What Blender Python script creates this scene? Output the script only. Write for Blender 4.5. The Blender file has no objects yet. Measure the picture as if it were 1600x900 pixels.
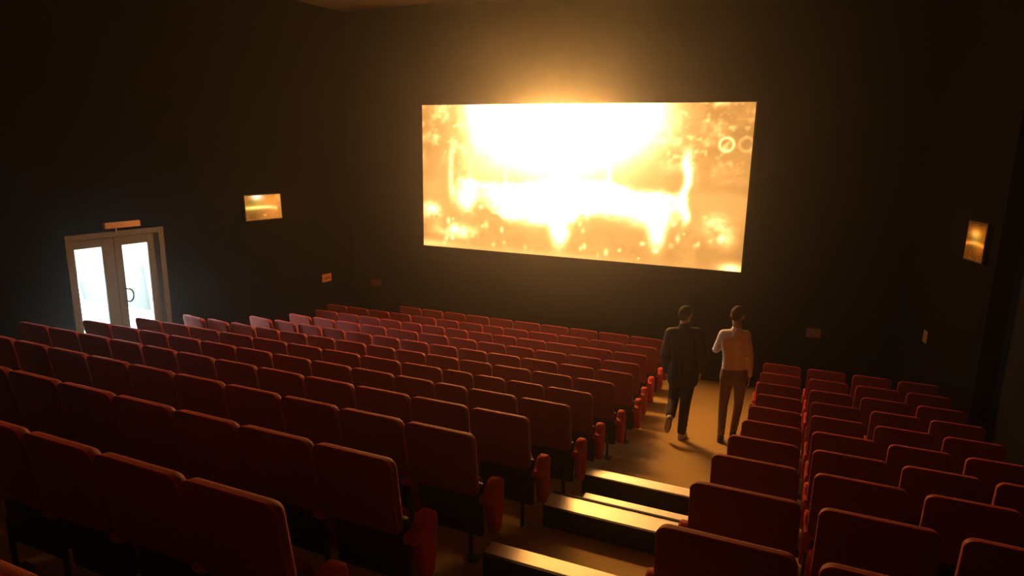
import bpy, bmesh, math, random
import numpy as np
from mathutils import Vector, Matrix, noise
random.seed(7)
SC = bpy.context.scene
COL = SC.collection
ZO = 4.4                      # height of the camera above the front floor datum

# ------------------------------------------------------------------ camera
F_PX = 1023.97
CAM_M = [[0.9169, 0.39879, 0.01612], [0.09955, -0.18938, -0.97685], [-0.38651, 0.89727, -0.21334]]  # right, down, forward
cam_d = bpy.data.cameras.new('camera')
cam = bpy.data.objects.new('camera', cam_d); COL.objects.link(cam)
cam_d.sensor_width = 36.0; cam_d.lens = 36.0 * F_PX / 1600.0
cam_d.clip_start = 0.05; cam_d.clip_end = 300
rt, dn, fw = (Vector(r) for r in CAM_M)
rm = Matrix((rt, -dn, -fw)).transposed().to_4x4()
cam.matrix_world = Matrix.Translation((0, 0, ZO)) @ rm
SC.camera = cam

# ------------------------------------------------------------------ world, colour management
world = bpy.data.worlds.new('World'); SC.world = world; world.use_nodes = True
bg = world.node_tree.nodes['Background']
bg.inputs[0].default_value = (0.80, 0.97, 1.0, 1); bg.inputs[1].default_value = 52.0
vs = SC.view_settings
vs.view_transform = 'Standard'; vs.look = 'None'; vs.gamma = 1.0; vs.use_curve_mapping = False; vs.exposure = 0.0
cy = SC.cycles
cy.max_bounces = 6; cy.diffuse_bounces = 3; cy.glossy_bounces = 3; cy.transmission_bounces = 4
cy.transparent_max_bounces = 8; cy.volume_bounces = 1
cy.sample_clamp_indirect = 6.0
cy.caustics_reflective = False; cy.caustics_refractive = False
cy.use_denoising = True
SCREEN_GAIN = 1.0
HAZE = 0.0040

# ------------------------------------------------------------------ helpers
def mat(name, col, rough=0.6, spec=0.5, metal=0.0, sheen=0.0, noise_scale=0, noise_amt=0.0, bump=0.0, coat=0.0):
    m = bpy.data.materials.new(name); m.use_nodes = True
    nt = m.node_tree; b = nt.nodes['Principled BSDF']
    b.inputs['Base Color'].default_value = (*col, 1)
    b.inputs['Roughness'].default_value = rough
    b.inputs['Specular IOR Level'].default_value = spec
    b.inputs['Metallic'].default_value = metal
    if sheen:
        b.inputs['Sheen Weight'].default_value = sheen
        b.inputs['Sheen Roughness'].default_value = 0.4
        mxc = max(col); b.inputs['Sheen Tint'].default_value = (*[0.25 + 0.75 * c / mxc for c in col], 1)
    if coat: b.inputs['Coat Weight'].default_value = coat
    if noise_scale:
        tc = nt.nodes.new('ShaderNodeTexCoord')
        n = nt.nodes.new('ShaderNodeTexNoise'); n.inputs['Scale'].default_value = noise_scale
        n.inputs['Detail'].default_value = 4
        nt.links.new(tc.outputs['Object'], n.inputs['Vector'])
        if noise_amt:
            r = nt.nodes.new('ShaderNodeValToRGB')
            r.color_ramp.elements[0].position = 0.3; r.color_ramp.elements[1].position = 0.7
            r.color_ramp.elements[0].color = (*[c * (1 - noise_amt) for c in col], 1)
            r.color_ramp.elements[1].color = (*[min(1, c * (1 + noise_amt)) for c in col], 1)
            nt.links.new(n.outputs['Fac'], r.inputs[0]); nt.links.new(r.outputs[0], b.inputs['Base Color'])
        if bump:
            bp = nt.nodes.new('ShaderNodeBump'); bp.inputs['Strength'].default_value = bump
            bp.inputs['Distance'].default_value = 0.004
            nt.links.new(n.outputs['Fac'], bp.inputs['Height']); nt.links.new(bp.outputs[0], b.inputs['Normal'])
    return m

def emis(name, col, strength):
    m = bpy.data.materials.new(name); m.use_nodes = True
    nt = m.node_tree; nt.nodes.clear()
    e = nt.nodes.new('ShaderNodeEmission'); o = nt.nodes.new('ShaderNodeOutputMaterial')
    e.inputs[0].default_value = (*col, 1); e.inputs[1].default_value = strength
    nt.links.new(e.outputs[0], o.inputs[0]); return m

M = dict(
    carpet=mat('brown_carpet', (0.48, 0.325, 0.125), 0.85, 0.2, noise_scale=70, noise_amt=0.12, bump=0.3),
    wall_rear=mat('rear_black_cloth', (0.004, 0.004, 0.004), 0.95, 0.03, noise_scale=9, noise_amt=0.15),
    wall=mat('black_wall_cloth', (0.0045, 0.0042, 0.0040), 0.95, 0.03, noise_scale=9, noise_amt=0.15, bump=0.2),
    wall_deep=mat('deep_black_cloth', (0.012, 0.012, 0.013), 0.95, 0.1, noise_scale=9, noise_amt=0.15),
    ceiling=mat('dark_ceiling_board', (0.11, 0.085, 0.06), 0.9, 0.1, noise_scale=5, noise_amt=0.1),
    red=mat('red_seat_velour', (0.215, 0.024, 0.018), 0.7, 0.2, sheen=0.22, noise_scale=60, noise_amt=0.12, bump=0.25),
    red_arm_lit_rim=mat('red_arm_lit_rim_velour', (0.50, 0.035, 0.018), 0.75, 0.2, sheen=0.3, noise_scale=60, noise_amt=0.12, bump=0.25),  # arm velour; on the backrest rim this brighter red stands in for caught light
    pan=mat('black_seat_shell', (0.018, 0.018, 0.018), 0.6, 0.4, noise_scale=40, noise_amt=0.1),
    metal=mat('black_metal_leg', (0.02, 0.02, 0.02), 0.4, 0.5, noise_scale=30, noise_amt=0.1),
    step_side=mat('dark_step_side', (0.025, 0.02, 0.017), 0.7, 0.3, noise_scale=20, noise_amt=0.15),
    step_top=mat('pale_brushed_tread', (0.95, 0.90, 0.80), 0.46, 0.6, metal=0.55, noise_scale=16, noise_amt=0.04),
    door=mat('brown_painted_door', (0.075, 0.06, 0.048), 0.55, 0.4, noise_scale=12, noise_amt=0.12),
    signbox=mat('pale_sign_box', (0.42, 0.22, 0.12), 0.6, 0.4, noise_scale=10, noise_amt=0.08),
    paper=mat('cream_sign_card', (0.62, 0.26, 0.12), 0.8, 0.1, noise_scale=10, noise_amt=0.05),
    paper_dim=mat('brown_sign_card', (0.20, 0.10, 0.055), 0.8, 0.1, noise_scale=10, noise_amt=0.05),
    ink=mat('dark_sign_ink', (0.06, 0.03, 0.02), 0.7, 0.2, noise_scale=10, noise_amt=0.05),
    frame=mat('black_frame', (0.02, 0.017, 0.015), 0.5, 0.4, noise_scale=10, noise_amt=0.05),
    pave=mat('white_paving', (0.22, 0.22, 0.215), 0.8, 0.1, noise_scale=2, noise_amt=0.03),
    asphalt=mat('pale_grey_gravel', (0.0285, 0.0285, 0.028), 0.9, 0.02, noise_scale=1.5, noise_amt=0.07),
    parapet=mat('pale_plaster', (0.052, 0.057, 0.055), 0.8, 0.3, noise_scale=3, noise_amt=0.05),
    rail=mat('dark_kerb_rail', (0.03, 0.05, 0.05), 0.5, 0.4, noise_scale=5, noise_amt=0.1),
    skin=mat('skin', (0.50, 0.27, 0.17), 0.5, 0.4, noise_scale=30, noise_amt=0.05),
    hair=mat('dark_hair', (0.022, 0.012, 0.007), 0.75, 0.12, noise_scale=80, noise_amt=0.3, bump=0.4),
    hair2=mat('brown_hair', (0.04, 0.019, 0.010), 0.75, 0.12, noise_scale=80, noise_amt=0.3, bump=0.4),
    jacket=mat('black_jacket_cloth', (0.022, 0.017, 0.013), 0.75, 0.3, noise_scale=25, noise_amt=0.2, bump=0.3),
    trouser_dark=mat('black_trouser_cloth', (0.016, 0.014, 0.013), 0.8, 0.3, noise_scale=25, noise_amt=0.2, bump=0.3),
    shirt=mat('cream_knit_top', (0.88, 0.84, 0.76), 0.8, 0.3, sheen=0.2, noise_scale=40, noise_amt=0.06, bump=0.3),
    trouser_tan=mat('brown_trouser_cloth', (0.20, 0.125, 0.075), 0.8, 0.3, noise_scale=25, noise_amt=0.15, bump=0.3),
    shoe_pale=mat('grey_white_shoe', (0.42, 0.36, 0.30), 0.6, 0.4, noise_scale=20, noise_amt=0.1),
    sole=mat('shoe_sole', (0.12, 0.09, 0.07), 0.7, 0.3, noise_scale=20, noise_amt=0.1),
    shoe_dark=mat('dark_brown_shoe', (0.035, 0.025, 0.02), 0.45, 0.5, noise_scale=20, noise_amt=0.1),
)

def tag(o, label=None, cat=None, group=None, kind=None):
    if label: o['label'] = label
    if cat: o['category'] = cat
    if group: o['group'] = group
    if kind: o['kind'] = kind
    return o

def empty(name, loc, rz=0.0):
    o = bpy.data.objects.new(name, None); COL.objects.link(o)
    o.location = loc; o.rotation_euler = (0, 0, rz); o.empty_display_size = 0.1
    return o

def mobj(name, mesh, material=None, parent=None, loc=None):
    if material is not None and len(mesh.materials) == 0: mesh.materials.append(material)
    o = bpy.data.objects.new(name, mesh); COL.objects.link(o)
    if parent is not None: o.parent = parent
    if loc is not None: o.location = loc
    return o

def bm_mesh(bm, name, smooth=True):
    me = bpy.data.meshes.new(name); bm.normal_update(); bm.to_mesh(me); bm.free()
    if smooth:
        me.polygons.foreach_set('use_smooth', [True] * len(me.polygons))
        me.set_sharp_from_angle(angle=math.radians(40))
    return me

def add_box(bm, x0, x1, y0, y1, z0, z1, bevel=0.0, seg=2):
    r = bmesh.ops.create_cube(bm, size=1.0)
    bmesh.ops.scale(bm, verts=r['verts'], vec=(x1 - x0, y1 - y0, z1 - z0))
    bmesh.ops.translate(bm, verts=r['verts'], vec=((x0 + x1) / 2, (y0 + y1) / 2, (z0 + z1) / 2))
    if bevel:
        es = list({e for v in r['verts'] for e in v.link_edges})
        bmesh.ops.bevel(bm, geom=es, offset=bevel, segments=seg, affect='EDGES', profile=0.5)

def box_mesh(name, *a, **k):
    bm = bmesh.new(); add_box(bm, *a, **k); return bm_mesh(bm, name)

def box(name, material, parent, *a, **k):
    return mobj(name, box_mesh(name, *a, **k), material, parent)

def add_cyl(bm, p0, p1, r0, r1=None, n=10):
    r1 = r0 if r1 is None else r1
    a, b = Vector(p0), Vector(p1); d = (b - a).normalized()
    u = d.orthogonal().normalized(); v = d.cross(u)
    ra = [bm.verts.new(a + (u * math.cos(t) + v * math.sin(t)) * r0) for t in [2 * math.pi * i / n for i in range(n)]]
    rb = [bm.verts.new(b + (u * math.cos(t) + v * math.sin(t)) * r1) for t in [2 * math.pi * i / n for i in range(n)]]
    for i in range(n):
        j = (i + 1) % n
        bm.faces.new((ra[i], ra[j], rb[j], rb[i]))
    bm.faces.new(ra[::-1]); bm.faces.new(rb)

def rounded_rect(w, h, r, n=5, rb=None):
    """outline in (x, z), base at z=0; r upper corner radius, rb lower corner radius"""
    rb = r if rb is None else rb
    pts = []
    for cx, cz, rr, a0 in ((w / 2 - r, h - r, r, 0), (-w / 2 + r, h - r, r, 90), (-w / 2 + rb, rb, rb, 180), (w / 2 - rb, rb, rb, 270)):
        for i in range(n + 1):
            a = math.radians(a0 + 90.0 * i / n)
            pts.append((cx + rr * math.cos(a), cz + rr * math.sin(a)))
    return pts

def slab(bm, outline, th, bev, lean=0.0, y0=0.0, z0=0.0, seg=3, front=None):
    """Extrude an (x, z) outline along y (thickness th, edges rounded by bev), then lean it: the base moves forward (+y)."""
    def prof(b): return [(b * (1 - math.sin(math.pi / 2 * i / seg)), b * (1 - math.cos(math.pi / 2 * i / seg))) for i in range(seg + 1)]
    layers = prof(bev) + [(ins, th - dep) for ins, dep in prof(bev if front is None else front)[::-1]]
    cx = sum(p[0] for p in outline) / len(outline); n = len(outline)
    nrm = []
    for i in range(n):
        ax, az = outline[i - 1]; bx, bz = outline[(i + 1) % n]
        tx, tz = bx - ax, bz - az; l = math.hypot(tx, tz) or 1
        nrm.append((tz / l, -tx / l))
    zs = [p[1] for p in outline]; H = max(zs)
    rings = []
    for ins, dep in layers:
        ring = []
        for (x, z), (nx, nz) in zip(outline, nrm):
            X, Z = x - nx * ins, z - nz * ins
            Y = dep + (H - Z) * math.tan(lean)
            ring.append(bm.verts.new((X, Y + y0, Z + z0)))
        rings.append(ring)
    for a, b in zip(rings, rings[1:]):
        for i in range(n):
            j = (i + 1) % n
            bm.faces.new((a[i], b[i], b[j], a[j]))
    bm.faces.new(rings[0]); bm.faces.new(rings[-1][::-1])
    bmesh.ops.recalc_face_normals(bm, faces=bm.faces)

# ------------------------------------------------------------------ rows measured in the hall: (Y, top of backrest, seat edges of wide block, seat edges of narrow block)
ROWS = [
 ('a', 11.110, -3.305, [-6.794,-6.286,-5.782,-5.258,-4.752,-4.2,-3.645,-3.075,-2.497,-1.905], []),
 ('b', 10.258, -3.204, [-7.97,-7.467,-6.991,-6.505,-5.96,-5.486,-4.994,-4.581,-4.111,-3.559,-2.996,-2.399,-1.837], [-0.247,0.369,0.971,1.553]),
 ('c', 9.406, -3.079, [-7.537,-7.081,-6.627,-6.175,-5.752,-5.3,-4.853,-4.4,-3.967,-3.455,-2.919,-2.368,-1.822], [-0.254,0.363,0.947,1.537]),
 ('d', 8.555, -2.945, [-7.413,-6.916,-6.411,-5.902,-5.306,-4.759,-4.265,-3.778,-3.323,-2.818,-2.289,-1.752], [-0.256,0.351,0.935,1.522]),
 ('e', 7.703, -2.794, [-7.464,-6.976,-6.499,-6.054,-5.57,-5.086,-4.607,-4.14,-3.684,-3.189,-2.659,-2.151,-1.652], [-0.237,0.348,0.945,1.509]),
 ('f', 6.851, -2.631, [-7.942,-7.471,-6.981,-6.523,-6.042,-5.56,-5.061,-4.597,-4.146,-3.666,-3.209,-2.698,-2.174,-1.666], [-0.264,0.322,0.897,1.469]),
 ('g', 5.999, -2.453, [-7.786,-7.269,-6.736,-6.162,-5.611,-5.076,-4.522,-3.962,-3.422,-3.034,-2.648,-2.2,-1.686], [-0.281,0.311,0.902,1.461]),
 ('h', 5.147, -2.255, [-7.582,-7.086,-6.599,-6.084,-5.55,-5.037,-4.51,-3.993,-3.482,-3.026,-2.672,-2.16,-1.632], [-0.334,0.278,0.882,1.454]),
 ('i', 4.295, -2.044, [-7.359,-6.861,-6.39,-5.907,-5.422,-4.922,-4.4,-3.858,-3.314,-2.755,-2.218,-1.688], [-0.373,0.256,0.876]),
 ('j', 3.443, -1.832, [-6.443,-5.954,-5.443,-4.927,-4.413,-3.871,-3.325,-2.802,-2.271,-1.724], [-0.405,0.249,0.883]),
 ('k', 2.591, -1.622, [-4.976,-4.438,-3.901,-3.366,-2.84,-2.308,-1.76], [-0.433,0.213]),
 ('l', 1.739, -1.404, [-3.315,-2.802,-2.263,-1.722], []),
 ('m', 0.887, -1.195, [-2.30,-1.77], []),
]
SEAT_H = 0.96
def _interp():
    ys = [r[1] for r in ROWS[::-1]]; zs = [r[2] - SEAT_H + ZO + 0.02 for r in ROWS[::-1]]
    zs[0] = ROWS[11][2] + 0.215 - SEAT_H + ZO + 0.02
    ys = [-2.0] + ys + [12.6]; zs = [zs[0] + 0.25 * 2.887] + zs + [zs[-1] - 0.07 * 1.49]
    return ys, zs
FY, FZ = _interp()
def floor_z(y): return float(np.interp(y, FY, FZ))

# ------------------------------------------------------------------ room shell
YF = 12.4                                    # front wall
LW0 = Vector((-10.179, 6.403)); LA = math.radians(7); LT = Vector((math.sin(LA), math.cos(LA)))   # wall by the double door
RW0 = Vector((1.88, 12.0)); RA = math.radians(-14.7); RT = Vector((math.sin(RA), math.cos(RA)))    # wall by the narrow block
def lw(s): return LW0 + LT * s
def rw(s): return RW0 + RT * s
YB = -1.8
cl = lw((YF - LW0.y) / LT.y); cr = rw((YF - RW0.y) / RT.y)
ZC = ZO + 2.75
def build_floor():
    bm = bmesh.new(); ys = [YB - 0.1] + [y for y in FY if y > YB] ; ys[-1] = YF + 0.05
    rows = []
    for y in ys:
        z = floor_z(y)
        rows.append([bm.verts.new((x, y, z)) for x in (-11.6, -8, -4, -1.7, -0.4, 2, 6.0)])
    for a, b in zip(rows, rows[1:]):
        for i in range(len(a) - 1): bm.faces.new((a[i], a[i + 1], b[i + 1], b[i]))
    top = list(bm.faces)
    ext = bmesh.ops.extrude_face_region(bm, geom=top)
    bmesh.ops.translate(bm, verts=[v for v in ext['geom'] if isinstance(v, bmesh.types.BMVert)], vec=(0, 0, -0.3))
    bmesh.ops.recalc_face_normals(bm, faces=bm.faces)
    return tag(mobj('floor', bm_mesh(bm, 'floor'), M['carpet']), 'brown carpeted floor falling away towards the screen', kind='structure')
build_floor()

def wall_box(bm, p, t, s0, s1, z0, z1, th, side):
    """wall piece along direction t from p; thickness th on the given side (+1 to the right of t)"""
    n = Vector((t.y, -t.x)) * side
    a, b = p + t * s0, p + t * s1; c, d = b + n * th, a + n * th
    lo = [bm.verts.new((q.x, q.y, z0)) for q in (a, b, c, d)]; hi = [bm.verts.new((q.x, q.y, z1)) for q in (a, b, c, d)]
    bm.faces.new(lo[::-1]); bm.faces.new(hi)
    for i in range(4):
        j = (i + 1) % 4; bm.faces.new((lo[i], lo[j], hi[j], hi[i]))

ZB = -0.6
D_Z0, D_Z1 = ZO - 3.62, ZO - 1.50            # door opening heights
D_S0, D_S1 = 0.0, 1.49
bm = bmesh.new()
wall_box(bm, LW0, LT, -8.6, D_S0, ZB, ZC + 0.2, 0.22, -1)
wall_box(bm, LW0, LT, D_S1, (YF - LW0.y) / LT.y + 0.3, ZB, ZC + 0.2, 0.22, -1)
wall_box(bm, LW0, LT, D_S0, D_S1, D_Z1, ZC + 0.2, 0.22, -1)
wall_box(bm, LW0, LT, D_S0, D_S1, ZB, D_Z0, 0.22, -1)
bmesh.ops.recalc_face_normals(bm, faces=bm.faces)
tag(mobj('wall_left', bm_mesh(bm, 'wall_left', False), M['wall']), 'black cloth side wall with the bright double door', kind='structure')
bm = bmesh.new(); add_box(bm, -11.6, 6.2, YF, YF + 0.25, ZB, ZC + 0.2)
tag(mobj('wall_front', bm_mesh(bm, 'wall_front', False), M['wall']), 'black cloth wall behind the cinema screen', kind='structure')
bm = bmesh.new(); wall_box(bm, RW0, RT, -2.05, 0.6, ZB, ZC + 0.2, 0.6, 1); bmesh.ops.recalc_face_normals(bm, faces=bm.faces)
tag(mobj('wall_right', bm_mesh(bm, 'wall_right', False), M['wall']), 'dark side wall next to the narrow seat block', kind='structure')
bm = bmesh.new(); wall_box(bm, RW0 + Vector((0.25, 0)), RT, -15.0, -1.9, ZB, ZC + 0.2, 0.22, 1); bmesh.ops.recalc_face_normals(bm, faces=bm.faces)
tag(mobj('wall_right_recess', bm_mesh(bm, 'wall_right_recess', False), M['wall_deep']), 'deep black set-back length of side wall', kind='structure')
bm = bmesh.new(); add_box(bm, -11.8, 6.2, YB - 0.25, YB, ZB, ZC + 0.2)
tag(mobj('wall_back', bm_mesh(bm, 'wall_back', False), M['wall_rear']), 'dark rear wall of the hall', kind='structure')
bm = bmesh.new(); add_box(bm, -11.8, 6.2, YB - 0.2, YF + 0.2, ZC, ZC + 0.2)
tag(mobj('ceiling', bm_mesh(bm, 'ceiling', False), M['ceiling']), 'dark ceiling over the hall', kind='structure')

# ------------------------------------------------------------------ cinema screen
SX0, SX1, SZ0, SZ1 = -7.44, -0.815, ZO - 2.183, ZO + 0.786
def smooth_noise(s, t, fs, ft, seed, octaves=3):
    """value noise on the picture plane, about -1..1"""
    out = np.zeros_like(s); amp = 1.0; tot = 0.0
    for o in range(octaves):
        R = np.random.RandomState(seed + o).uniform(-1, 1, (260, 260))
        x, y = s * fs * 2 ** o, t * ft * 2 ** o
        i, j = np.floor(x).astype(int), np.floor(y).astype(int); u, v = x - i, y - j
        u = u * u * (3 - 2 * u); v = v * v * (3 - 2 * v); i %= 259; j %= 259
        out += amp * ((R[j, i] * (1 - u) + R[j, i + 1] * u) * (1 - v) + (R[j + 1, i] * (1 - u) + R[j + 1, i + 1] * u) * v)
        tot += amp; amp *= .55
    return out / tot

def screen_picture(s, t):
    """light level of the projected picture at s (across), t (up), both 0..1"""
    g = lambda cs, ct, ws, wt: np.exp(-((s - cs) / ws) ** 2 - ((t - ct) / wt) ** 2)
    sg = lambda x: 1 / (1 + np.exp(-np.clip(x, -40, 40)))
    leaf = smooth_noise(s, t, 26, 13, 11, 3); fine = smooth_noise(s, t, 60, 28, 31, 2); big = smooth_noise(s, t, 9, 6, 51, 3)
    I = 0.82 + 0.35 * g(.42, .45, .30, .5) + .10 * big
    # glare of the low sun behind the wood
    I += 232 * g(.46, .98, .135, .17) + 13 * g(.47, .97, .19, .25) + 2.6 * g(.45, .78, .18, .22) + 1.1 * g(.45, .60, .27, .20)
    I += (1.0 + .6 * leaf) * g(.22, .72, .07, .25) + (.8 + .5 * leaf) * g(.72, .84, .07, .14)
    # clipped hedge across the garden, brightest under the glare
    edge = .475 + .016 * np.sin(s * 15) + .014 * leaf - .07 * np.clip(s - .62, 0, 1)
    low = .325 + .045 * np.sin(s * 9 + 2) + .06 * big + .03 * leaf
    band = sg((edge - t) / .010) * sg((t - low) / .030)
    fade = sg((s - .125 - .01 * leaf) / .008) * sg((.845 + .02 * leaf - s) / .010)
    I += band * fade * (2.5 + 42 * np.exp(-((s - .5) / .155) ** 2)) * np.clip(1 + .75 * leaf + .6 * fine, .15, 2.2)
    I += band * (1 - fade) * .3
    # bright lawn showing between the shrubs
    I += 13 * g(.475, .23, .024, .11) + 7 * g(.765, .25, .020, .11) + 3.5 * g(.74, .31, .05, .06) + 3.2 * g(.165, .35, .035, .09) + 2.2 * g(.31, .28, .02, .06) + 1.5 * g(.38, .26, .03, .05)
    # shrubs in front: warm shade with glints
    blob = lambda cs, ct, ws, wt: sg((1 - ((s - cs) / ws) ** 2 - ((t - ct) / wt) ** 2 + .9 * leaf + .4 * fine) * 3.2)
    k = np.clip(.97 * blob(.215, .17, .050, .25) + .80 * blob(.255, .10, .06, .15) + .75 * blob(.36, .12, .075, .13) + .93 * blob(.575, .13, .085, .15) + .70 * blob(.66, .10, .06, .12) + .97 * blob(.853, .12, .028, .30) + .5 * blob(.13, .22, .03, .10), 0, 1)
    shade = 1.0 + .14 * leaf + .10 * fine
    I = I * (1 - k) + shade * k
    # low bushes at both edges
    I += (4.2 * g(.030, .26, .036, .055) + 3.4 * g(.115, .125, .060, .045) + 2.6 * g(.925, .27, .035, .06) + 1.5 * g(.945, .19, .03, .05)) * np.clip(.75 + .9 * leaf + .4 * fine, 0, 2)
    I += 3.2 * g(.975, .015, .030, .030) + 1.1 * g(.02, .02, .12, .03) + .5 * g(.45, .0, .3, .03)
    # trunks
    trunk = lambda c, w, t0, t1: sg((w - np.abs(s - c)) / .003) * sg((t - t0) / .02) * sg((t1 - t) / .04)
    bend = .004 * np.sin(t * 9)
    kk = np.clip(.75 * trunk(.083 + bend - .012 * t, .017, .12, .80), 0, 1); I = I * (1 - kk) + 1.12 * kk
    kk = np.clip(.55 * trunk(.105 - .02 * (1 - t), .020, .74, 1.3), 0, 1); I = I * (1 - kk) + 1.35 * kk
    I += (2.0 + 1.0 * fine) * trunk(.106 + bend, .006, .36, .72)
    I += (6.0 + 3.5 * leaf) * trunk(.838 + .006 * np.sin(t * 26) + .003 * leaf, .009, .30, .66)
    kk = np.clip(.55 * trunk(.866 + bend, .014, .28, .80), 0, 1); I = I * (1 - kk) + 1.15 * kk
    I += 4.0 * trunk(.617 + .004 * t, .0028, .40, .60) + 2.0 * trunk(.292, .003, .44, .55) + .8 * trunk(.172, .006, .42, .62) + 1.6 * trunk(.50, .002, .44, .52)
    # crowns: flecks of leaf light
    crown = sg((.205 - s) / .02) * sg((t - .66 + .05 * big) / .05) + sg((s - .77) / .02) * sg((t - .60 - .9 * np.clip(s - .9, 0, 1) + .05 * big) / .05)
    I += crown * (np.clip(leaf - .05, 0, 1) * 1.9 + np.clip(fine - .25, 0, 1) * 2.2 - .28 * np.clip(-leaf, 0, 1))
    # glints
    rnd = np.random.RandomState(4)
    for _ in range(46):
        cs, ct = rnd.uniform(.04, .97), rnd.uniform(.03, .33); w = rnd.uniform(.003, .008)
        I += rnd.uniform(.5, 2.4) * g(cs, ct, w * .9, w * rnd.uniform(1.2, 3.6))
    I = np.maximum(I, .72)
    I *= 1 - .14 * np.exp(-(1 - s) / .035) - .10 * np.exp(-s / .02)
    # caption rings
    asp = (SX1 - SX0) / (SZ1 - SZ0)
    for cs, ct, a in ((.935, .757, 1.9), (.985, .760, .55)):
        r = np.hypot((s - cs) * asp, t - ct)
        I += a * np.exp(-((r - .040) / .0075) ** 2)
    r = (s - .935) * asp * .8 - (t - .757) * .6; q = np.hypot((s - .935) * asp, t - .757)
    I += .55 * np.exp(-(r / .005) ** 2) * (q < .036)
    I += .8 * np.exp(-((s - .915 + .02 * (t - .82)) / .003) ** 2) * np.exp(-((t - .81) / .03) ** 2)
    return I

def build_screen():
    root = empty('cinema_screen', ((SX0 + SX1) / 2, YF - 0.03, SZ0))
    tag(root, 'large glowing cinema screen showing a sunlit garden with trees', 'screen')
    NX, NZ = 320, 144
    w, h = SX1 - SX0, SZ1 - SZ0
    s, t = np.meshgrid(np.linspace(0, 1, NX + 1), np.linspace(0, 1, NZ + 1))
    co = np.stack([(s - .5) * w, np.full_like(s, -0.035), t * h], -1).reshape(-1, 3)
    idx = np.arange((NX + 1) * (NZ + 1)).reshape(NZ + 1, NX + 1)
    faces = np.stack([idx[:-1, :-1], idx[:-1, 1:], idx[1:, 1:], idx[1:, :-1]], -1).reshape(-1, 4)
    me = bpy.data.meshes.new('picture'); me.from_pydata(co.tolist(), [], faces.tolist())
    I = screen_picture(s, t).reshape(-1) * SCREEN_GAIN
    mid = np.exp(-(np.log(np.maximum(I, .1) / 6.5) / 1.05) ** 2)          # pale middle tones of the picture
    rgb = np.stack([I, I * (.435 + .10 * mid), I * (.095 + .17 * mid), np.ones_like(I)], -1).astype(np.float32)
    at = me.color_attributes.new('picture_light', 'FLOAT_COLOR', 'POINT')
    at.data.foreach_set('color', rgb.ravel())
    m = bpy.data.materials.new('projected_picture'); m.use_nodes = True
    nt = m.node_tree; nt.nodes.clear()
    a = nt.nodes.new('ShaderNodeAttribute'); a.attribute_name = 'picture_light'
    e = nt.nodes.new('ShaderNodeEmission'); o = nt.nodes.new('ShaderNodeOutputMaterial')
    nt.links.new(a.outputs['Color'], e.inputs[0]); nt.links.new(e.outputs[0], o.inputs[0])
    m.cycles.emission_sampling = 'FRONT'
    mobj('picture', me, m, root)
    box('backing_board', M['frame'], root, -w / 2 - .02, w / 2 + .02, -0.03, 0.02, -.02, h + .02)
build_screen()

# ------------------------------------------------------------------ seats
MESH = {}
def seat_meshes(wc, end):
    """meshes of a tip-up seat of width class wc (m); origin on the floor under the top rear edge of the backrest, +y towards the screen"""
    key = (wc, end)
    if key in MESH: return MESH[key]
    w = wc - 0.028
    d = {}
    bm = bmesh.new(); slab(bm, rounded_rect(w, 0.455, 0.055, 6, 0.03), 0.075, 0.010, lean=math.radians(8), front=0.034, z0=SEAT_H - 0.455)
    d['backrest'] = bm_mesh(bm, 'backrest'); d['backrest'].materials.append(M['red'])
    # added tube along the top rear edge, its brighter red imitates the light-caught rim
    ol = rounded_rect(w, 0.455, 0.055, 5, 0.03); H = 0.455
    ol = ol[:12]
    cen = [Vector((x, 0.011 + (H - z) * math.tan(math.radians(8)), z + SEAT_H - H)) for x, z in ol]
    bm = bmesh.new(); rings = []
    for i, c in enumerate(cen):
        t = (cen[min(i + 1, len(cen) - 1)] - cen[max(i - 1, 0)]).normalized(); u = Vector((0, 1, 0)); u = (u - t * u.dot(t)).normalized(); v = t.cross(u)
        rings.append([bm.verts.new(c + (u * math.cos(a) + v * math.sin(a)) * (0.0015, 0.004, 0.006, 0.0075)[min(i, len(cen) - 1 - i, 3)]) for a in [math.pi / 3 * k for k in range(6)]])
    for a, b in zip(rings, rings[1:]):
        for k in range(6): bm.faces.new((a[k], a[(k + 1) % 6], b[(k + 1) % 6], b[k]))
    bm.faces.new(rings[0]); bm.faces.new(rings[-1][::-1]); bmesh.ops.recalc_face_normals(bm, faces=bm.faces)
    d['lit_rim'] = bm_mesh(bm, 'lit_rim'); d['lit_rim'].materials.append(M['red_arm_lit_rim'])
    bm = bmesh.new(); slab(bm, rounded_rect(w - 0.062, 0.405, 0.02, 2), 0.035, 0.008, lean=math.radians(3), y0=0.125, z0=0.165)
    if end:
        for v in bm.verts:
            if v.co.x * end > 0: v.co.x += end * 0.042
    d['seat_pan'] = bm_mesh(bm, 'seat_pan'); d['seat_pan'].materials.append(M['pan'])
    bm = bmesh.new(); slab(bm, rounded_rect(w - 0.070, 0.375, 0.05, 4), 0.10, 0.03, lean=math.radians(3), y0=0.162, z0=0.185)
    d['seat_cushion'] = bm_mesh(bm, 'seat_cushion'); d['seat_cushion'].materials.append(M['red'])
    MESH[key] = d; return d
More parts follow.
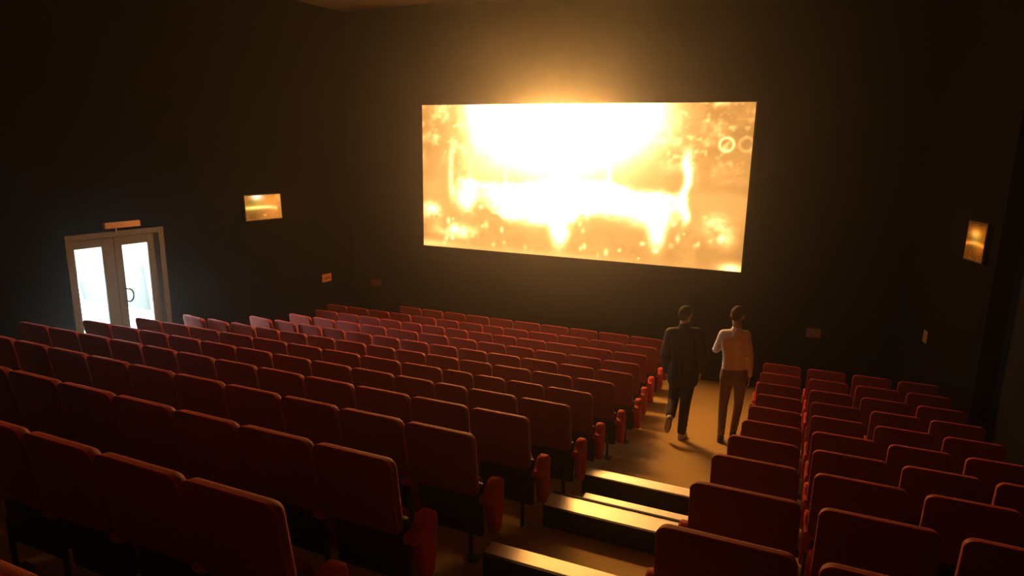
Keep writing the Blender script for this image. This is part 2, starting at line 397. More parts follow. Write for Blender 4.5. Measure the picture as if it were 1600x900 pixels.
def arm_mesh():
    # side view outline (y, z) of the padded arm: pad running forward, rounded nose, deep side panel below it
    out = [(0.085, 0.470), (0.10, 0.497), (0.15, 0.500), (0.18, 0.510), (0.205, 0.543), (0.25, 0.560), (0.30, 0.554), (0.338, 0.526), (0.350, 0.48),
           (0.340, 0.34), (0.318, 0.20), (0.300, 0.158), (0.265, 0.145), (0.23, 0.160), (0.205, 0.24), (0.185, 0.36), (0.165, 0.425), (0.10, 0.440)]
    out = out[::-1]
    bm = bmesh.new(); slab(bm, out, 0.082, 0.02, seg=3)
    # slab built along y from an (x, z) outline: turn it so the outline lies in (y, z)
    for v in bm.verts: v.co = Vector((v.co.y - 0.041, v.co.x, v.co.z))
    bmesh.ops.recalc_face_normals(bm, faces=bm.faces)
    me = bm_mesh(bm, 'armrest'); me.materials.append(M['red_arm_lit_rim']); return me
ARM = arm_mesh()
bm = bmesh.new(); add_cyl(bm, (0, 0, 0.004), (0, 0, 0.34), 0.016, 0.016, 10); LEG = bm_mesh(bm, 'leg'); LEG.materials.append(M['metal'])
bm = bmesh.new(); add_box(bm, -0.05, 0.05, -0.075, 0.075, 0.0, 0.012, 0.004, 1); PLATE = bm_mesh(bm, 'base_plate'); PLATE.materials.append(M['metal'])
ORD = ['first', 'second', 'third', 'fourth', 'fifth', 'sixth', 'seventh', 'eighth', 'ninth', 'tenth', 'eleventh', 'twelfth', 'thirteenth', 'fourteenth']

def seat(x0, x1, y, ztop, aisle, last, label, group, end=False, rz=0.0):
    fz = ztop + ZO + 0.02 - SEAT_H
    root = empty('cinema_chair', ((x0 + x1) / 2, y, fz), rz)
    tag(root, label, 'chair', group)
    wc = min(0.66, max(0.36, round((x1 - x0) / 0.02) * 0.02))
    d = seat_meshes(round(wc, 2), aisle if end else 0)
    for k in ('backrest', 'seat_pan', 'seat_cushion'):
        o = mobj(k, d[k], None, root)
        if k == 'backrest': mobj('lit_rim', d['lit_rim'], None, o)
    sides = [aisle] + ([-aisle] if last else [])
    for sd in sides:
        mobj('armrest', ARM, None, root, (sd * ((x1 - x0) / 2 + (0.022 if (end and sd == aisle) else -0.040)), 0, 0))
        yl = 0.15; drop = floor_z(y + yl) - fz - 0.002
        drop = max(drop, -0.08)
        lx = sd * ((x1 - x0) / 2 - (0.10 if sd == aisle and end else 0.03))
        mobj('leg', LEG, None, root, (lx, yl, drop))
        p = mobj('base_plate', PLATE, None, root, (lx, yl, drop))
    return root

DOOR_TURN = {'d': [6, 4, 2], 'e': [8, 7, 5, 2], 'f': [9, 8, 7, 3]}
for ri, (rn, y, zt, ledges, redges) in enumerate(ROWS):
    nL = len(ledges)
    for i, xr in enumerate(ledges):
        if i: x0 = ledges[i - 1]
        else: x0 = xr - (0.52 if nL > 1 else 0.53)
        k = nL - 1 - i                                   # 0 = beside the aisle
        lab = ('red cinema chair beside the aisle in the %s row from the screen, wide block' % ORD[ri]) if k == 0 else \
              ('red cinema chair, %s from the aisle in the %s row from the screen, wide block' % (ORD[k], ORD[ri]))
        seat(x0, xr, y, zt, 1, i == 0, lab, 'red chairs of the wide block', k == 0, math.radians(-(DOOR_TURN.get(rn, [])[i:i + 1] or [0])[0]))
    for i, xl in enumerate(redges):
        x1 = redges[i + 1] if i + 1 < len(redges) else xl + 0.575
        x1 -= 0.055
        lab = ('red cinema chair beside the aisle in the %s row from the screen, narrow block' % ORD[ri - 1]) if i == 0 else \
              ('red cinema chair, %s from the aisle in the %s row from the screen, narrow block' % (ORD[i], ORD[ri - 1]))
        seat(xl, x1, y, zt, -1, i == len(redges) - 1, lab, 'red chairs of the narrow block', i == 0)

# ------------------------------------------------------------------ aisle steps
def aisle_step(y0, y1, ztop, label, ledge=False):
    zt = ztop + ZO
    root = empty('aisle_step', (-1.06, y0, floor_z(y0)))
    tag(root, label, 'step', 'pale topped steps in the aisle')
    zf = floor_z(y0)
    box('step_body', M['step_side'], root, -0.59, 0.60, 0.0, y1 - y0 - 0.004, -0.02 - max(0, zf - floor_z(y1)), zt - zf - 0.018)
    box('tread', M['step_top'], root, -0.595, 0.605, -0.006 + 0.02, y1 - y0 - (0.018 if ledge else 0.0), zt - zf - 0.018, zt - zf, bevel=0.004, seg=1)
    if ledge:                                            # lower second tread behind the first
        box('rear_lip', M['step_side'], root, -0.595, 0.605, y1 - y0 - 0.0175, y1 - y0 + 0.006, zt - zf - 0.018, zt - zf + 0.006)
        box('lower_body', M['step_side'], root, -0.36, 0.60, y1 - y0 + 0.007, y1 - y0 + 0.185, -0.02 - max(0, zf - floor_z(y1 + .18)), zt - zf - 0.068)
        box('lower_tread', M['step_top'], root, -0.365, 0.605, y1 - y0 + 0.007, y1 - y0 + 0.19, zt - zf - 0.068, zt - zf - 0.05, bevel=0.004, seg=1)
    box('nosing', M['step_side'], root, -0.595, 0.605, -0.008, 0.0135, zt - zf - 0.0179, zt - zf - 0.001)
aisle_step(3.425, 3.575, -2.60, 'pale topped dark wooden step in the aisle, nearest the camera, cut by the frame')
aisle_step(4.548, 4.790, -2.86, 'wide pale topped dark step in the aisle, middle of the three', True)
aisle_step(5.627, 5.790, -3.105, 'pale topped dark step in the aisle nearest the two walking people')
# ------------------------------------------------------------------ double door in the side wall
def door():
    rz = -LA + math.pi / 2            # local x runs along the wall, local y into the wall (outwards)
    root = empty('door_1', (LW0.x, LW0.y, D_Z0), rz)
    tag(root, 'brown double door with two tall bright glass panes', kind='structure')
    W, H = D_S1 - D_S0, D_Z1 - D_Z0
    # frame (jambs, head)
    for x0, x1 in ((-0.04, 0.055), (W - 0.055, W + 0.04)):
        box('jamb', M['door'], root, x0, x1, -0.03, 0.20, 0, H + 0.03, bevel=0.004, seg=1)
    box('head', M['door'], root, -0.04, W + 0.04, -0.032, 0.2, H - 0.055, H + 0.035, bevel=0.004, seg=1)
    box('threshold', M['door'], root, 0, W, 0.0, 0.2, -0.01, 0.02)
    def leaf(x0, x1, gl, gr, gz0, gz1):
        lf = box('leaf', M['door'], root, x0, gl, 0.03, 0.085, 0.02, H - 0.06, bevel=0.004, seg=1)    # hinge/meeting stile
        box('stile', M['door'], lf, gr, x1, 0.03, 0.085, 0.02, H - 0.06, bevel=0.004, seg=1)
        box('top_rail', M['door'], lf, gl, gr, 0.031, 0.084, gz1, H - 0.06)
        box('bottom_rail', M['door'], lf, gl, gr, 0.031, 0.084, 0.02, gz0)
        box('pane', M['glass'], lf, gl - .005, gr + .005, 0.052, 0.060, gz0 - .005, gz1 + .005)
        return lf
    leaf(0.058, 0.70, 0.105, 0.515, 0.22, H - 0.20)
    lr = leaf(0.715, W - 0.058, 0.835, 1.265, 0.22, H - 0.21)
    box('meeting_strip', M['frame'], root, 0.70, 0.715, 0.035, 0.08, 0.02, H - 0.06)
    # D-shaped pull handle on the wider stile
    bm = bmesh.new()
    pts = [(0.80, 0.03, H - 0.93), (0.80, -0.02, H - 0.93)]
    zc = H - 1.045; R = 0.105
    path = [Vector((0.815, 0.028, zc + R)), Vector((0.835, -0.03, zc + R))]
    for i in range(9):
        a = math.pi / 2 - math.pi * i / 8
        path.append(Vector((0.845 + 0.06 * math.cos(a), -0.035, zc + R * math.sin(a))))
    path += [Vector((0.835, -0.03, zc - R)), Vector((0.815, 0.028, zc - R))]
    for a, b in zip(path, path[1:]): add_cyl(bm, a, b, 0.013, None, 8)
    mobj('handle', bm_mesh(bm, 'handle'), M['metal'], lr)
    return root
g = bpy.data.materials.new('door_glass'); g.use_nodes = True
nt = g.node_tree; nt.nodes.clear()
tr = nt.nodes.new('ShaderNodeBsdfTransparent'); tr.inputs[0].default_value = (0.95, 0.98, 0.98, 1)
gl = nt.nodes.new('ShaderNodeBsdfGlossy'); gl.inputs['Roughness'].default_value = 0.03
fr = nt.nodes.new('ShaderNodeFresnel'); fr.inputs[0].default_value = 1.35
mx = nt.nodes.new('ShaderNodeMixShader'); ou = nt.nodes.new('ShaderNodeOutputMaterial')
nt.links.new(fr.outputs[0], mx.inputs[0]); nt.links.new(tr.outputs[0], mx.inputs[1]); nt.links.new(gl.outputs[0], mx.inputs[2]); nt.links.new(mx.outputs[0], ou.inputs[0])
M['glass'] = g
door()
# daylight portal in the doorway guides sampling of the sky
pd = bpy.data.lights.new('doorway_daylight', 'AREA'); pd.shape = 'RECTANGLE'; pd.size = D_S1 - D_S0; pd.size_y = D_Z1 - D_Z0; pd.cycles.is_portal = True
po = bpy.data.objects.new('doorway_daylight', pd); COL.objects.link(po)
mid = lw((D_S0 + D_S1) / 2) + Vector((-LT.y, LT.x)) * 0.25
po.location = (mid.x, mid.y, (D_Z0 + D_Z1) / 2)
nrm = Vector((LT.y, -LT.x, 0))
po.rotation_euler = nrm.to_track_quat('-Z', 'Z').to_euler()

# lightbox sign on a stem above the door
def on_left_wall(name, s, z, label, cat, lift=0.0):
    p = lw(s)
    return tag(empty(name, (p.x, p.y, z), -LA + math.pi / 2), label, cat)
r = on_left_wall('door_sign_box', 0.82, ZO - 1.41, 'narrow unlit orange-brown sign box on a stem over the double door', 'sign')
box('sign_case', M['signbox'], r, -0.285, 0.285, -0.10, -0.015, 0.0, 0.095, bevel=0.006)
bm = bmesh.new(); add_cyl(bm, (-0.095, -0.05, -0.075), (-0.095, -0.05, 0.005), 0.011); mobj('stem', bm_mesh(bm, 'stem'), M['signbox'], r)

# small wall signs
def card(name, root_fn, w, h, label, m, strokes=False):
    r = root_fn(name, label)
    cardo = box('card', m, r, -w / 2, w / 2, -0.022, -0.006, -h / 2, h / 2, bevel=0.004, seg=1)
    if strokes:
        for i, (a, b, c, e) in enumerate(((-.075, -.03, -.028, -.005), (-.05, -.035, -.004, .022), (-.015, .02, -.022, .002), (.028, .04, -.02, .022), (.04, .085, -.012, .008))):
            box('printed_mark', M['ink'], cardo, a, b, -0.0235, -0.0215, c, e)
    return r
card('wall_sign', lambda n, l: on_left_wall(n, 5.233, ZO - 2.982, l, 'sign'), 0.275, 0.178, 'small bright orange sign with dark marks on the side wall beyond the door', M['paper'], True)
def on_front(x, z): return lambda n, l: tag(empty(n, (x, YF, z)), l, 'sign')
card('wall_sign', on_front(-8.768, ZO - 3.168), 0.285, 0.152, 'dim brown sign low on the screen wall near the wall corner by the door', M['paper_dim'])
card('wall_sign', on_front(0.487, ZO - 3.167), 0.232, 0.165, 'brown sign low on the screen wall behind the narrow seat block', M['paper_dim'])
def on_right(s, z): 
    p = rw(s)
    return lambda n, l: tag(empty(n, (p.x, p.y, z), -RA - math.pi / 2), l, 'sign')
card('wall_sign', on_right(-0.568, ZO - 2.783), 0.128, 0.19, 'small orange sign on the side wall past the narrow seat block', M['paper_dim'])

# small framed faces on the side walls with an emissive colour pattern
def glow_board(root, w, h, seed, kind):
    box('casing', M['frame'], root, -w / 2 - .02, w / 2 + .02, -0.06, -0.004, -h / 2 - .02, h / 2 + .02, bevel=0.006, seg=1)
    NX, NZ = 40, 30
    s, t = np.meshgrid(np.linspace(0, 1, NX + 1), np.linspace(0, 1, NZ + 1))
    gg = lambda cs, ct, ws, wt: np.exp(-((s - cs) / ws) ** 2 - ((t - ct) / wt) ** 2)
    rn = np.random.RandomState(seed)
    if kind == 0:
        I = .50 + .55 * gg(.7, .75, .4, .3) + 1.5 * gg(.33, .95, .14, .12) + 1.3 * np.exp(-((t - (.50 - .35 * np.clip(s - .6, 0, 1) ** 1.2)) / .06) ** 2) * (s < .88) + .3 * gg(.8, .3, .25, .3) + .6 * gg(.93, .9, .06, .15) + .7 * gg(.52, .17, .04, .05)
        I -= .25 * gg(.15, .15, .25, .25) + .15 * gg(.15, .72, .12, .1)
        G, B = .33 + .22 * gg(.25, .6, .25, .3) + .3 * gg(.33, .95, .2, .2) + .2 * gg(.4, .5, .5, .08), .05 + .5 * gg(.33, .95, .16, .14) + .12 * gg(.4, .5, .4, .1)
    else:
        I = .15 + .35 * gg(.6, .7, .5, .25) + .9 * gg(.45, .72, .25, .10) + .9 * np.exp(-((t - .42 - .04 * np.sin(s * 3)) / .05) ** 2) + .25 * gg(.8, .35, .3, .15)
        I *= 1 - .6 * np.exp(-((t - 1) / .10) ** 2)
        G, B = .24 + .25 * gg(.5, .6, .3, .25), .02 + .06 * gg(.45, .6, .2, .2)
    I = np.maximum(I + .05 * rn.randn(*I.shape), .05)
    co = np.stack([(s - .5) * w, np.full_like(s, -0.062), (t - .5) * h], -1).reshape(-1, 3)
    idx = np.arange((NX + 1) * (NZ + 1)).reshape(NZ + 1, NX + 1)
    fs = np.stack([idx[:-1, :-1], idx[:-1, 1:], idx[1:, 1:], idx[1:, :-1]], -1).reshape(-1, 4)
    me = bpy.data.meshes.new('lit_face'); me.from_pydata(co.tolist(), [], fs.tolist())
    at = me.color_attributes.new('picture_light', 'FLOAT_COLOR', 'POINT')
    at.data.foreach_set('color', np.stack([I, I * G, I * B, np.ones_like(I)], -1).astype(np.float32).ravel())
    m = bpy.data.materials.get('projected_picture'); mobj('lit_face', me, m, root)
r = on_left_wall('wall_board', 3.57, ZO - 1.28, 'small framed orange glowing display on the wall beyond the double door', 'board')
r.rotation_euler = (math.radians(-3), 0, -LA + math.pi / 2 - math.radians(4))
r.location.x += 0.05
glow_board(r, 0.80, 0.475, 5, 0)
p = rw(-1.60)
r = tag(empty('wall_board', (p.x, p.y, ZO - 1.165), -RA - math.pi / 2), 'narrow amber glowing display on the side wall above the narrow seat block', 'board')
glow_board(r, 0.445, 0.50, 6, 1)

# ------------------------------------------------------------------ outside the door
ZG = ZO - 3.66
def ground_piece(name, m, x0, x1, y0, y1, z1, label):
    return tag(box(name, m, None, x0, x1, y0, y1, ZG - 0.3, z1), label, kind='structure')
ground_piece('ground_paving', M['pave'], -45, -10.35, -10, 9.62, ZG, 'white paving outside the double door')
ground_piece('ground_gravel', M['asphalt'], -80, -10.35, 9.62, 70, ZG + 0.0, 'pale grey gravel beyond the paving outside')
def strip_wall(name, a, b, th, h, m, label, cat):
    a, b = Vector(a), Vector(b); t = (b - a); L = t.length
    o = box(name, m, None, 0, L, 0, th, 0, h, bevel=0.01, seg=1)
    o.location = (a.x, a.y, ZG); o.rotation_euler = (0, 0, math.atan2(t.y, t.x))
    return tag(o, label, cat)
strip_wall('low_wall', (-11.2, 8.75), (-17.6, 13.45), 0.2, 0.16, M['parapet'], 'pale low wall running away outside the double door', 'low wall')
strip_wall('kerb', (-12.4, 8.05), (-17.5, 11.16), 0.12, 0.13, M['rail'], 'dark kerb running away outside the double door', 'kerb')

# ------------------------------------------------------------------ people
def W(u, v, Y):
    x, y = (u - 800) / F_PX, (v - 450) / F_PX
    d = rt * x + dn * y + fw
    d = d * (Y / d.y); return Vector((d.x, d.y, d.z + ZO))

def add_capsule(bm, p0, r0, p1, r1, n=14, m=5):
    a, b = Vector(p0), Vector(p1); d = b - a; L = d.length
    d = d.normalized() if L > 1e-6 else Vector((0, 0, 1)); u = d.orthogonal().normalized(); v = d.cross(u)
    rings = []
    for i in range(1, m + 1):
        t = math.pi / 2 * i / m
        rings.append((a - d * r0 * math.cos(t), r0 * math.sin(t)))
    for i in range(m):
        t = math.pi / 2 * (1 - i / m)
        rings.append((b + d * r1 * math.cos(t), r1 * math.sin(t)))
    vr = [[bm.verts.new(c + (u * math.cos(2 * math.pi * k / n) + v * math.sin(2 * math.pi * k / n)) * r) for k in range(n)] for c, r in rings]
    for x, y in zip(vr, vr[1:]):
        for k in range(n): bm.faces.new((x[k], x[(k + 1) % n], y[(k + 1) % n], y[k]))
    s = bm.verts.new(a - d * r0); e = bm.verts.new(b + d * r1)
    for k in range(n):
        bm.faces.new((s, vr[0][(k + 1) % n], vr[0][k])); bm.faces.new((e, vr[-1][k], vr[-1][(k + 1) % n]))

def add_ell(bm, c, rad, rot=None):
    r = bmesh.ops.create_uvsphere(bm, u_segments=20, v_segments=14, radius=1.0)
    mtx = Matrix.Translation(c) @ (rot.to_4x4() if rot else Matrix.Identity(4)) @ Matrix.Diagonal((*rad, 1))
    bmesh.ops.transform(bm, matrix=mtx, verts=r['verts'])

def fuse(name, build, voxel, smooth=6, m=None, parent=None):
    """one continuous surface grown from overlapping volumes"""
    bm = bmesh.new(); build(bm); me = bpy.data.meshes.new(name); bm.to_mesh(me); bm.free()
    o = bpy.data.objects.new(name, me); COL.objects.link(o)
    md = o.modifiers.new('r', 'REMESH'); md.mode = 'VOXEL'; md.voxel_size = voxel; md.use_smooth_shade = True
    if smooth:
        sm = o.modifiers.new('s', 'SMOOTH'); sm.iterations = smooth; sm.factor = 0.5
    dg = bpy.context.evaluated_depsgraph_get()
    me2 = bpy.data.meshes.new_from_object(o.evaluated_get(dg)); me2.name = name
    bpy.data.objects.remove(o); bpy.data.meshes.remove(me)
    me2.materials.clear()
    if m: me2.materials.append(m)
    o2 = bpy.data.objects.new(name, me2); COL.objects.link(o2)
    me2.polygons.foreach_set('use_smooth', [True] * len(me2.polygons))
    if parent is not None: o2.parent = parent
    return o2

def hand(bm, wrist, fdir, palm_n, thumb_side, L=0.185, curl=0.5):
    """palm and five fingers; fdir = direction of the fingers, palm_n = way the palm faces, thumb_side = side the thumb leaves"""
    f = Vector(fdir).normalized(); n = Vector(palm_n); n = (n - f * n.dot(f)).normalized(); s = Vector(thumb_side); s = (s - f * s.dot(f) - n * s.dot(n)).normalized()
    w = Vector(wrist)
    for k in (-0.03, -0.01, 0.01, 0.03):
        add_capsule(bm, w + s * k * 0.6 + f * 0.01, 0.016, w + s * k + f * 0.085, 0.0135, 8, 3)
    for k, (off, ln) in enumerate(((0.031, .070), (0.0105, .080), (-0.0105, .074), (-0.031, .058))):
        p = w + s * off + f * 0.088; d = f.copy(); seg = (ln * .45, ln * .32, ln * .25)
        for j, sl in enumerate(seg):
            q = p + d * sl; add_capsule(bm, p, 0.0095 - j * .0008, q, 0.0088 - j * .0008, 8, 3); p = q
            d = (d + n * math.tan(curl * 0.7)).normalized()
    p = w + s * 0.03 + f * 0.025; d = (s * 0.75 + f * 0.75 + n * 0.25).normalized()
    for sl, rr in ((.042, .0125), (.032, .0105), (.026, .009)):
        q = p + d * sl; add_capsule(bm, p, rr, q, rr * .93, 8, 3); p = q; d = (d + f * .45 + n * .15).normalized()

def person(name, label, J, st):
    """J: joints in world space (Vectors); st: materials and radii"""
    root = empty(name, (J['foot'].x, J['foot'].y, J['foot'].z))
    tag(root, label, 'person')
    inv = Matrix.Translation(-root.location)
    hd = J['head']; yaw = st['yaw']; Rh = Matrix.Rotation(yaw, 3, 'Z')
    loc = lambda v: hd + Rh @ Vector(v)
    mul = st.get('bulk', 1.0)
    hip_c = (J['hip_l'] + J['hip_r']) / 2; sh_c = (J['sh_l'] + J['sh_r']) / 2
    ax = (J['sh_r'] - J['sh_l']).normalized()
    def body(bm):
        # head: skull, jaw, nose, ears, brow, lips, neck
        add_ell(bm, loc((0, -0.008, 0.03)), (0.074, 0.093, 0.086)); add_ell(bm, loc((0, 0.022, -0.045)), (0.055, 0.066, 0.070))
        add_capsule(bm, loc((0, 0.092, 0.004)), 0.010, loc((0, 0.106, -0.028)), 0.014, 8, 3)
        add_capsule(bm, loc((-0.035, 0.078, 0.018)), 0.012, loc((0.035, 0.078, 0.018)), 0.012, 8, 3)
        add_capsule(bm, loc((-0.018, 0.084, -0.062)), 0.008, loc((0.018, 0.084, -0.062)), 0.008, 8, 3)
        add_ell(bm, loc((0, 0.07, -0.095)), (0.026, 0.02, 0.018))
        for sx in (-1, 1):
            add_ell(bm, loc((sx * 0.077, -0.006, -0.006)), (0.012, 0.020, 0.033))
        add_capsule(bm, loc((0, -0.02, -0.06)), 0.055, J['neck'] , 0.060)
        add_capsule(bm, J['neck'], 0.055, sh_c - Vector((0, 0, 0.06)), 0.06)
        # trunk
        for k in (-1, 0, 1):
            o = ax * 0.066 * k
            add_capsule(bm, sh_c + o - Vector((0, 0, .10)), 0.075, (sh_c * .45 + hip_c * .55) + o * .75, 0.068)
            add_capsule(bm, (sh_c * .45 + hip_c * .55) + o * .75, 0.068, hip_c + o, 0.080)
        # arms
        for q in 'lr':
            add_capsule(bm, J['sh_' + q], 0.050, J['el_' + q], 0.038); add_capsule(bm, J['el_' + q], 0.037, J['wr_' + q], 0.026)
            hand(bm, J['wr_' + q], *st['hand_' + q])
        # legs
        for q in 'lr':
            add_capsule(bm, J['hip_' + q], 0.085, J['kn_' + q], 0.056); add_capsule(bm, J['kn_' + q], 0.054, J['an_' + q] * .6 + J['kn_' + q] * .4, 0.052)
            add_capsule(bm, J['an_' + q] * .6 + J['kn_' + q] * .4, 0.052, J['an_' + q], 0.036)
            add_capsule(bm, J['an_' + q], 0.035, J['toe_' + q], 0.026)
        bm.transform(inv)
    fuse('body', body, 0.0075, 3, M['skin'], root)
    def hair(bm):
        add_ell(bm, loc((0, -0.014, 0.038)), (0.083, 0.100, 0.090))
        add_ell(bm, loc((0, -0.055, -0.005)), (0.068, 0.052, 0.062))
        add_ell(bm, loc((0, 0.03, 0.085)), (0.062, 0.062, 0.044))
        for sx in (-1, 1): add_capsule(bm, loc((sx * .064, -0.02, 0.02)), 0.016, loc((sx * .066, 0.0, 0.05)), 0.018, 8, 3)
        bm.transform(inv)
    fuse('hair', hair, 0.009, 3, st['m_hair'], root)
    for sx in (-1, 1):
        bm = bmesh.new(); add_ell(bm, Vector(loc((sx * .032, 0.083, 0.0))) , (0.013, 0.009, 0.009)); bm.transform(inv)
        mobj('eye', bm_mesh(bm, 'eye'), M['eye'], root)
    th = st['top_add']
    def top(bm):
        hem = st['hem']                                     # 0..1 below the hip line
        low = hip_c - Vector((0, 0, hem))
        mid = sh_c * .45 + hip_c * .55
        for k in (-1, -.4, .4, 1):
            o = ax * 0.078 * k * mul
            add_capsule(bm, sh_c + o - Vector((0, 0, .085)), 0.092 + th, mid + o * st['waist'], 0.082 + th)
            add_capsule(bm, mid + o * st['waist'], 0.082 + th, low + o * 1.02, 0.086 + th)
        add_capsule(bm, J['sh_l'], 0.056 + th, sh_c + Vector((0, 0, .012)), 0.064 + th * .6); add_capsule(bm, J['sh_r'], 0.056 + th, sh_c + Vector((0, 0, .012)), 0.064 + th * .6)
        add_capsule(bm, sh_c + Vector((0, 0, -.02)), 0.082, J['neck'] - Vector((0, 0, .01)), 0.064 + st['collar'])
        for q in 'lr':
            add_capsule(bm, J['sh_' + q], 0.056 + th, J['el_' + q], 0.043 + th); add_capsule(bm, J['el_' + q], 0.043 + th, J['wr_' + q] * .93 + J['el_' + q] * .07, 0.033 + th * .8)
            rr = random.Random(3)
            for i in range(4):                              # sleeve folds
                p = J['el_' + q].lerp(J['wr_' + q], .05 + .2 * i); add_ell(bm, p + Vector((rr.uniform(-.008, .008), -.008, 0)), (0.046 + th - i * .003, 0.046 + th - i * .003, 0.016))
        bm.transform(inv)
    fuse(st['top_name'], top, 0.010, 5, st['m_top'], root)
    def trousers(bm):
        for k in (-1, -.35, .35, 1): add_capsule(bm, hip_c + ax * 0.07 * k + Vector((0, 0, .06)), 0.105, hip_c + ax * 0.075 * k - Vector((0, 0, .03)), 0.109 if abs(k) == 1 else 0.100)
        for q in 'lr':
            l = st['leg_add']
            add_capsule(bm, J['hip_' + q], 0.096 + l, J['kn_' + q], 0.066 + l); add_capsule(bm, J['kn_' + q], 0.066 + l, J['an_' + q] * .95 + J['kn_' + q] * .05, 0.052 + l)
            rr = random.Random(5)
            for i in range(5):
                p = J['kn_' + q].lerp(J['an_' + q], .15 + .19 * i); add_ell(bm, p + Vector((rr.uniform(-.006, .006), 0, 0)), (0.063 + l - i * .002, 0.062 + l - i * .002, 0.018))
        bm.transform(inv)
    fuse('trousers', trousers, 0.010, 5, st['m_leg'], root)
    for q in 'lr':
        a, t = J['an_' + q], J['toe_' + q]
        fd = (t - a); heel = J['heel_' + q]
        def shoe(bm):
            add_capsule(bm, a - (a - heel) * .15, 0.046, heel + (a - heel) * .35, 0.045); add_capsule(bm, heel.lerp(t, .12) + (a - heel) * .32, 0.044, heel.lerp(t, .75) + (a - heel) * .25, 0.042)
            add_capsule(bm, heel.lerp(t, .75) + (a - heel) * .25, 0.042, t + (a - heel) * .20, 0.032)
            bm.transform(inv)
        so = fuse('shoe', shoe, 0.008, 4, st['m_shoe'], root)
        up = (a - heel).normalized(); fdn = (t - heel).normalized(); sd = fdn.cross(up).normalized()
        bm = bmesh.new(); out = []
        for i in range(20):
            an = 2 * math.pi * i / 20; x = math.cos(an); y = math.sin(an)
            L = (t - heel).length / 2 + .035
            p = heel.lerp(t, .5) + fdn * (x * L) + sd * y * (0.040 + .006 * x)
            out.append(p)
        lo = [bm.verts.new(p + up * -0.004) for p in out]; hi = [bm.verts.new(p + up * 0.022) for p in out]
        bm.faces.new(lo[::-1]); bm.faces.new(hi)
        for i in range(20): bm.faces.new((lo[i], lo[(i + 1) % 20], hi[(i + 1) % 20], hi[i]))
        bm.transform(inv); bmesh.ops.recalc_face_normals(bm, faces=bm.faces)
        mobj('sole', bm_mesh(bm, 'sole'), M['sole'], so)
    return root
M['eye'] = mat('eye_white', (0.7, 0.68, 0.65), 0.2, 0.5, noise_scale=30, noise_amt=0.02)

# person in the black jacket: rear foot lifted
Y1 = 8.545
z1 = floor_z(Y1)
J = dict(head=W(1071, 492.5, Y1 + .02), neck=W(1069.5, 509, Y1), sh_l=W(1048.5, 521, Y1 - .01), sh_r=W(1089.5, 521, Y1 + .01),
         el_l=W(1039.5, 553, Y1 - .05), wr_l=W(1042, 580, Y1 + .07), el_r=W(1097, 552, Y1 - .03), wr_r=W(1094, 580, Y1 + .10),
         hip_l=W(1058, 586, Y1), hip_r=W(1077, 586, Y1 + .02), kn_l=W(1052.5, 622, Y1 + .10), an_l=W(1047.5, 651, Y1 - .20),
         kn_r=W(1070.5, 630, Y1 + .05), an_r=W(1065, 672, Y1 - .01))
J['an_r'].z = z1 + .10; J['heel_r'] = J['an_r'] + Vector((0, -.045, -.095)); J['toe_r'] = J['an_r'] + Vector((.03, .17, -.103))
J['heel_l'] = J['an_l'] + Vector((-.005, -.085, -.015)); J['toe_l'] = J['an_l'] + Vector((-.03, -.015, -.205))
J['foot'] = Vector((J['an_r'].x, Y1, z1))
person('person', 'person in black jacket and dark trousers walking away with one heel lifted', J,
       dict(yaw=math.radians(-25), bulk=1.15, m_hair=M['hair'], m_top=M['jacket'], m_leg=M['trouser_dark'], m_shoe=M['shoe_pale'], top_add=.026, hem=.07, waist=.98, collar=.012,
            top_name='jacket', leg_add=.008, hand_l=((0, .6, -.8), (1, 0, 0), (0, .8, .6)), hand_r=((0, .6, -.8), (-1, 0, 0), (0, .8, .6))))
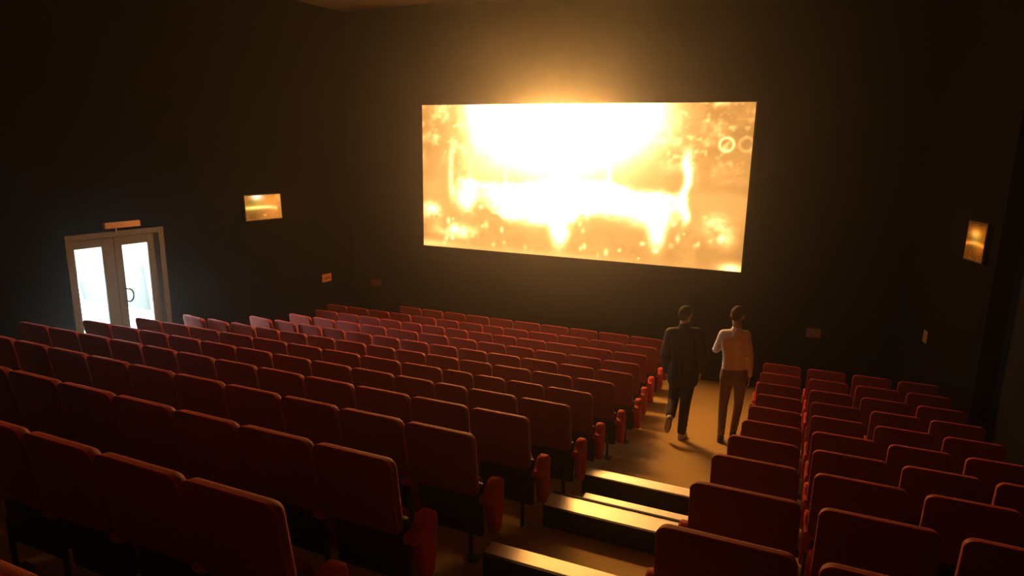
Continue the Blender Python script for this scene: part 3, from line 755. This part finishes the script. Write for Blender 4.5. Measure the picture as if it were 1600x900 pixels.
# person in the cream top: one forearm raised to the chest
Y2 = 8.79
z2 = floor_z(Y2)
J = dict(head=W(1152.5, 493, Y2 + .03), neck=W(1152, 510, Y2), sh_l=W(1130.5, 522, Y2), sh_r=W(1166, 523.5, Y2 + .01),
         el_l=W(1119, 546, Y2 + .02), wr_l=W(1128, 541, Y2 + .25), el_r=W(1172, 556, Y2 - .02), wr_r=W(1171, 588, Y2 + .06),
         hip_l=W(1136, 588, Y2), hip_r=W(1157, 588, Y2 + .02), kn_l=W(1130, 632, Y2 + .06), an_l=W(1126.5, 676, Y2 - .02),
         kn_r=W(1154, 630, Y2 + .16), an_r=W(1146, 668, Y2 + .10))
J['an_l'].z = z2 + .10; J['heel_l'] = J['an_l'] + Vector((0, -.045, -.095)); J['toe_l'] = J['an_l'] + Vector((-.02, .17, -.105))
J['heel_r'] = J['an_r'] + Vector((0, -.06, -.085)); J['toe_r'] = J['an_r'] + Vector((.03, .13, -.16))
zr = floor_z(J['toe_r'].y); J_low = J['toe_r'].z - zr - .012
for k in ('an_r', 'heel_r', 'toe_r'): J[k].z -= J_low
J['foot'] = Vector((J['an_l'].x, Y2, z2))
person('person', 'person in cream long-sleeved top and brown trousers walking away, forearm raised', J,
       dict(yaw=math.radians(-12), bulk=.92, m_hair=M['hair2'], m_top=M['shirt'], m_leg=M['trouser_tan'], m_shoe=M['shoe_dark'], top_add=.006, hem=-.015, waist=.82, collar=-.004,
            top_name='long_sleeved_top', leg_add=-.004, hand_l=((.8, .3, .45), (.2, -.8, .2), (-.3, .3, .9)), hand_r=((0, .15, -1), (-1, 0, 0), (0, 1, 0))))

# ------------------------------------------------------------------ haze in the hall
if HAZE > 0:
    bm = bmesh.new(); pts = [lw((YB + .02 - LW0.y) / LT.y) + Vector((.01, 0)), lw((YF - LW0.y) / LT.y) + Vector((.01, 0)), cr - Vector((.01, 0)), rw((YB + .02 - RW0.y) / RT.y)]
    lo = [bm.verts.new((p.x, min(p.y, YF - 0.001), -0.5)) for p in pts]; hi = [bm.verts.new((p.x, min(p.y, YF - 0.001), ZC - 0.005)) for p in pts]
    bm.faces.new(lo); bm.faces.new(hi[::-1])
    for i in range(4):
        j = (i + 1) % 4; bm.faces.new((lo[i], hi[i], hi[j], lo[j]))
    bmesh.ops.recalc_face_normals(bm, faces=bm.faces)
    m = bpy.data.materials.new('hall_haze'); m.use_nodes = True; nt = m.node_tree; nt.nodes.clear()
    v = nt.nodes.new('ShaderNodeVolumeScatter'); o = nt.nodes.new('ShaderNodeOutputMaterial')
    v.inputs['Color'].default_value = (1, 1, 1, 1); v.inputs['Density'].default_value = HAZE; v.inputs['Anisotropy'].default_value = 0.89
    nt.links.new(v.outputs[0], o.inputs['Volume'])
    m.cycles.homogeneous_volume = True
    tag(mobj('haze', bm_mesh(bm, 'haze', False), m), 'thin haze glowing in the light of the screen', 'haze', kind='stuff')
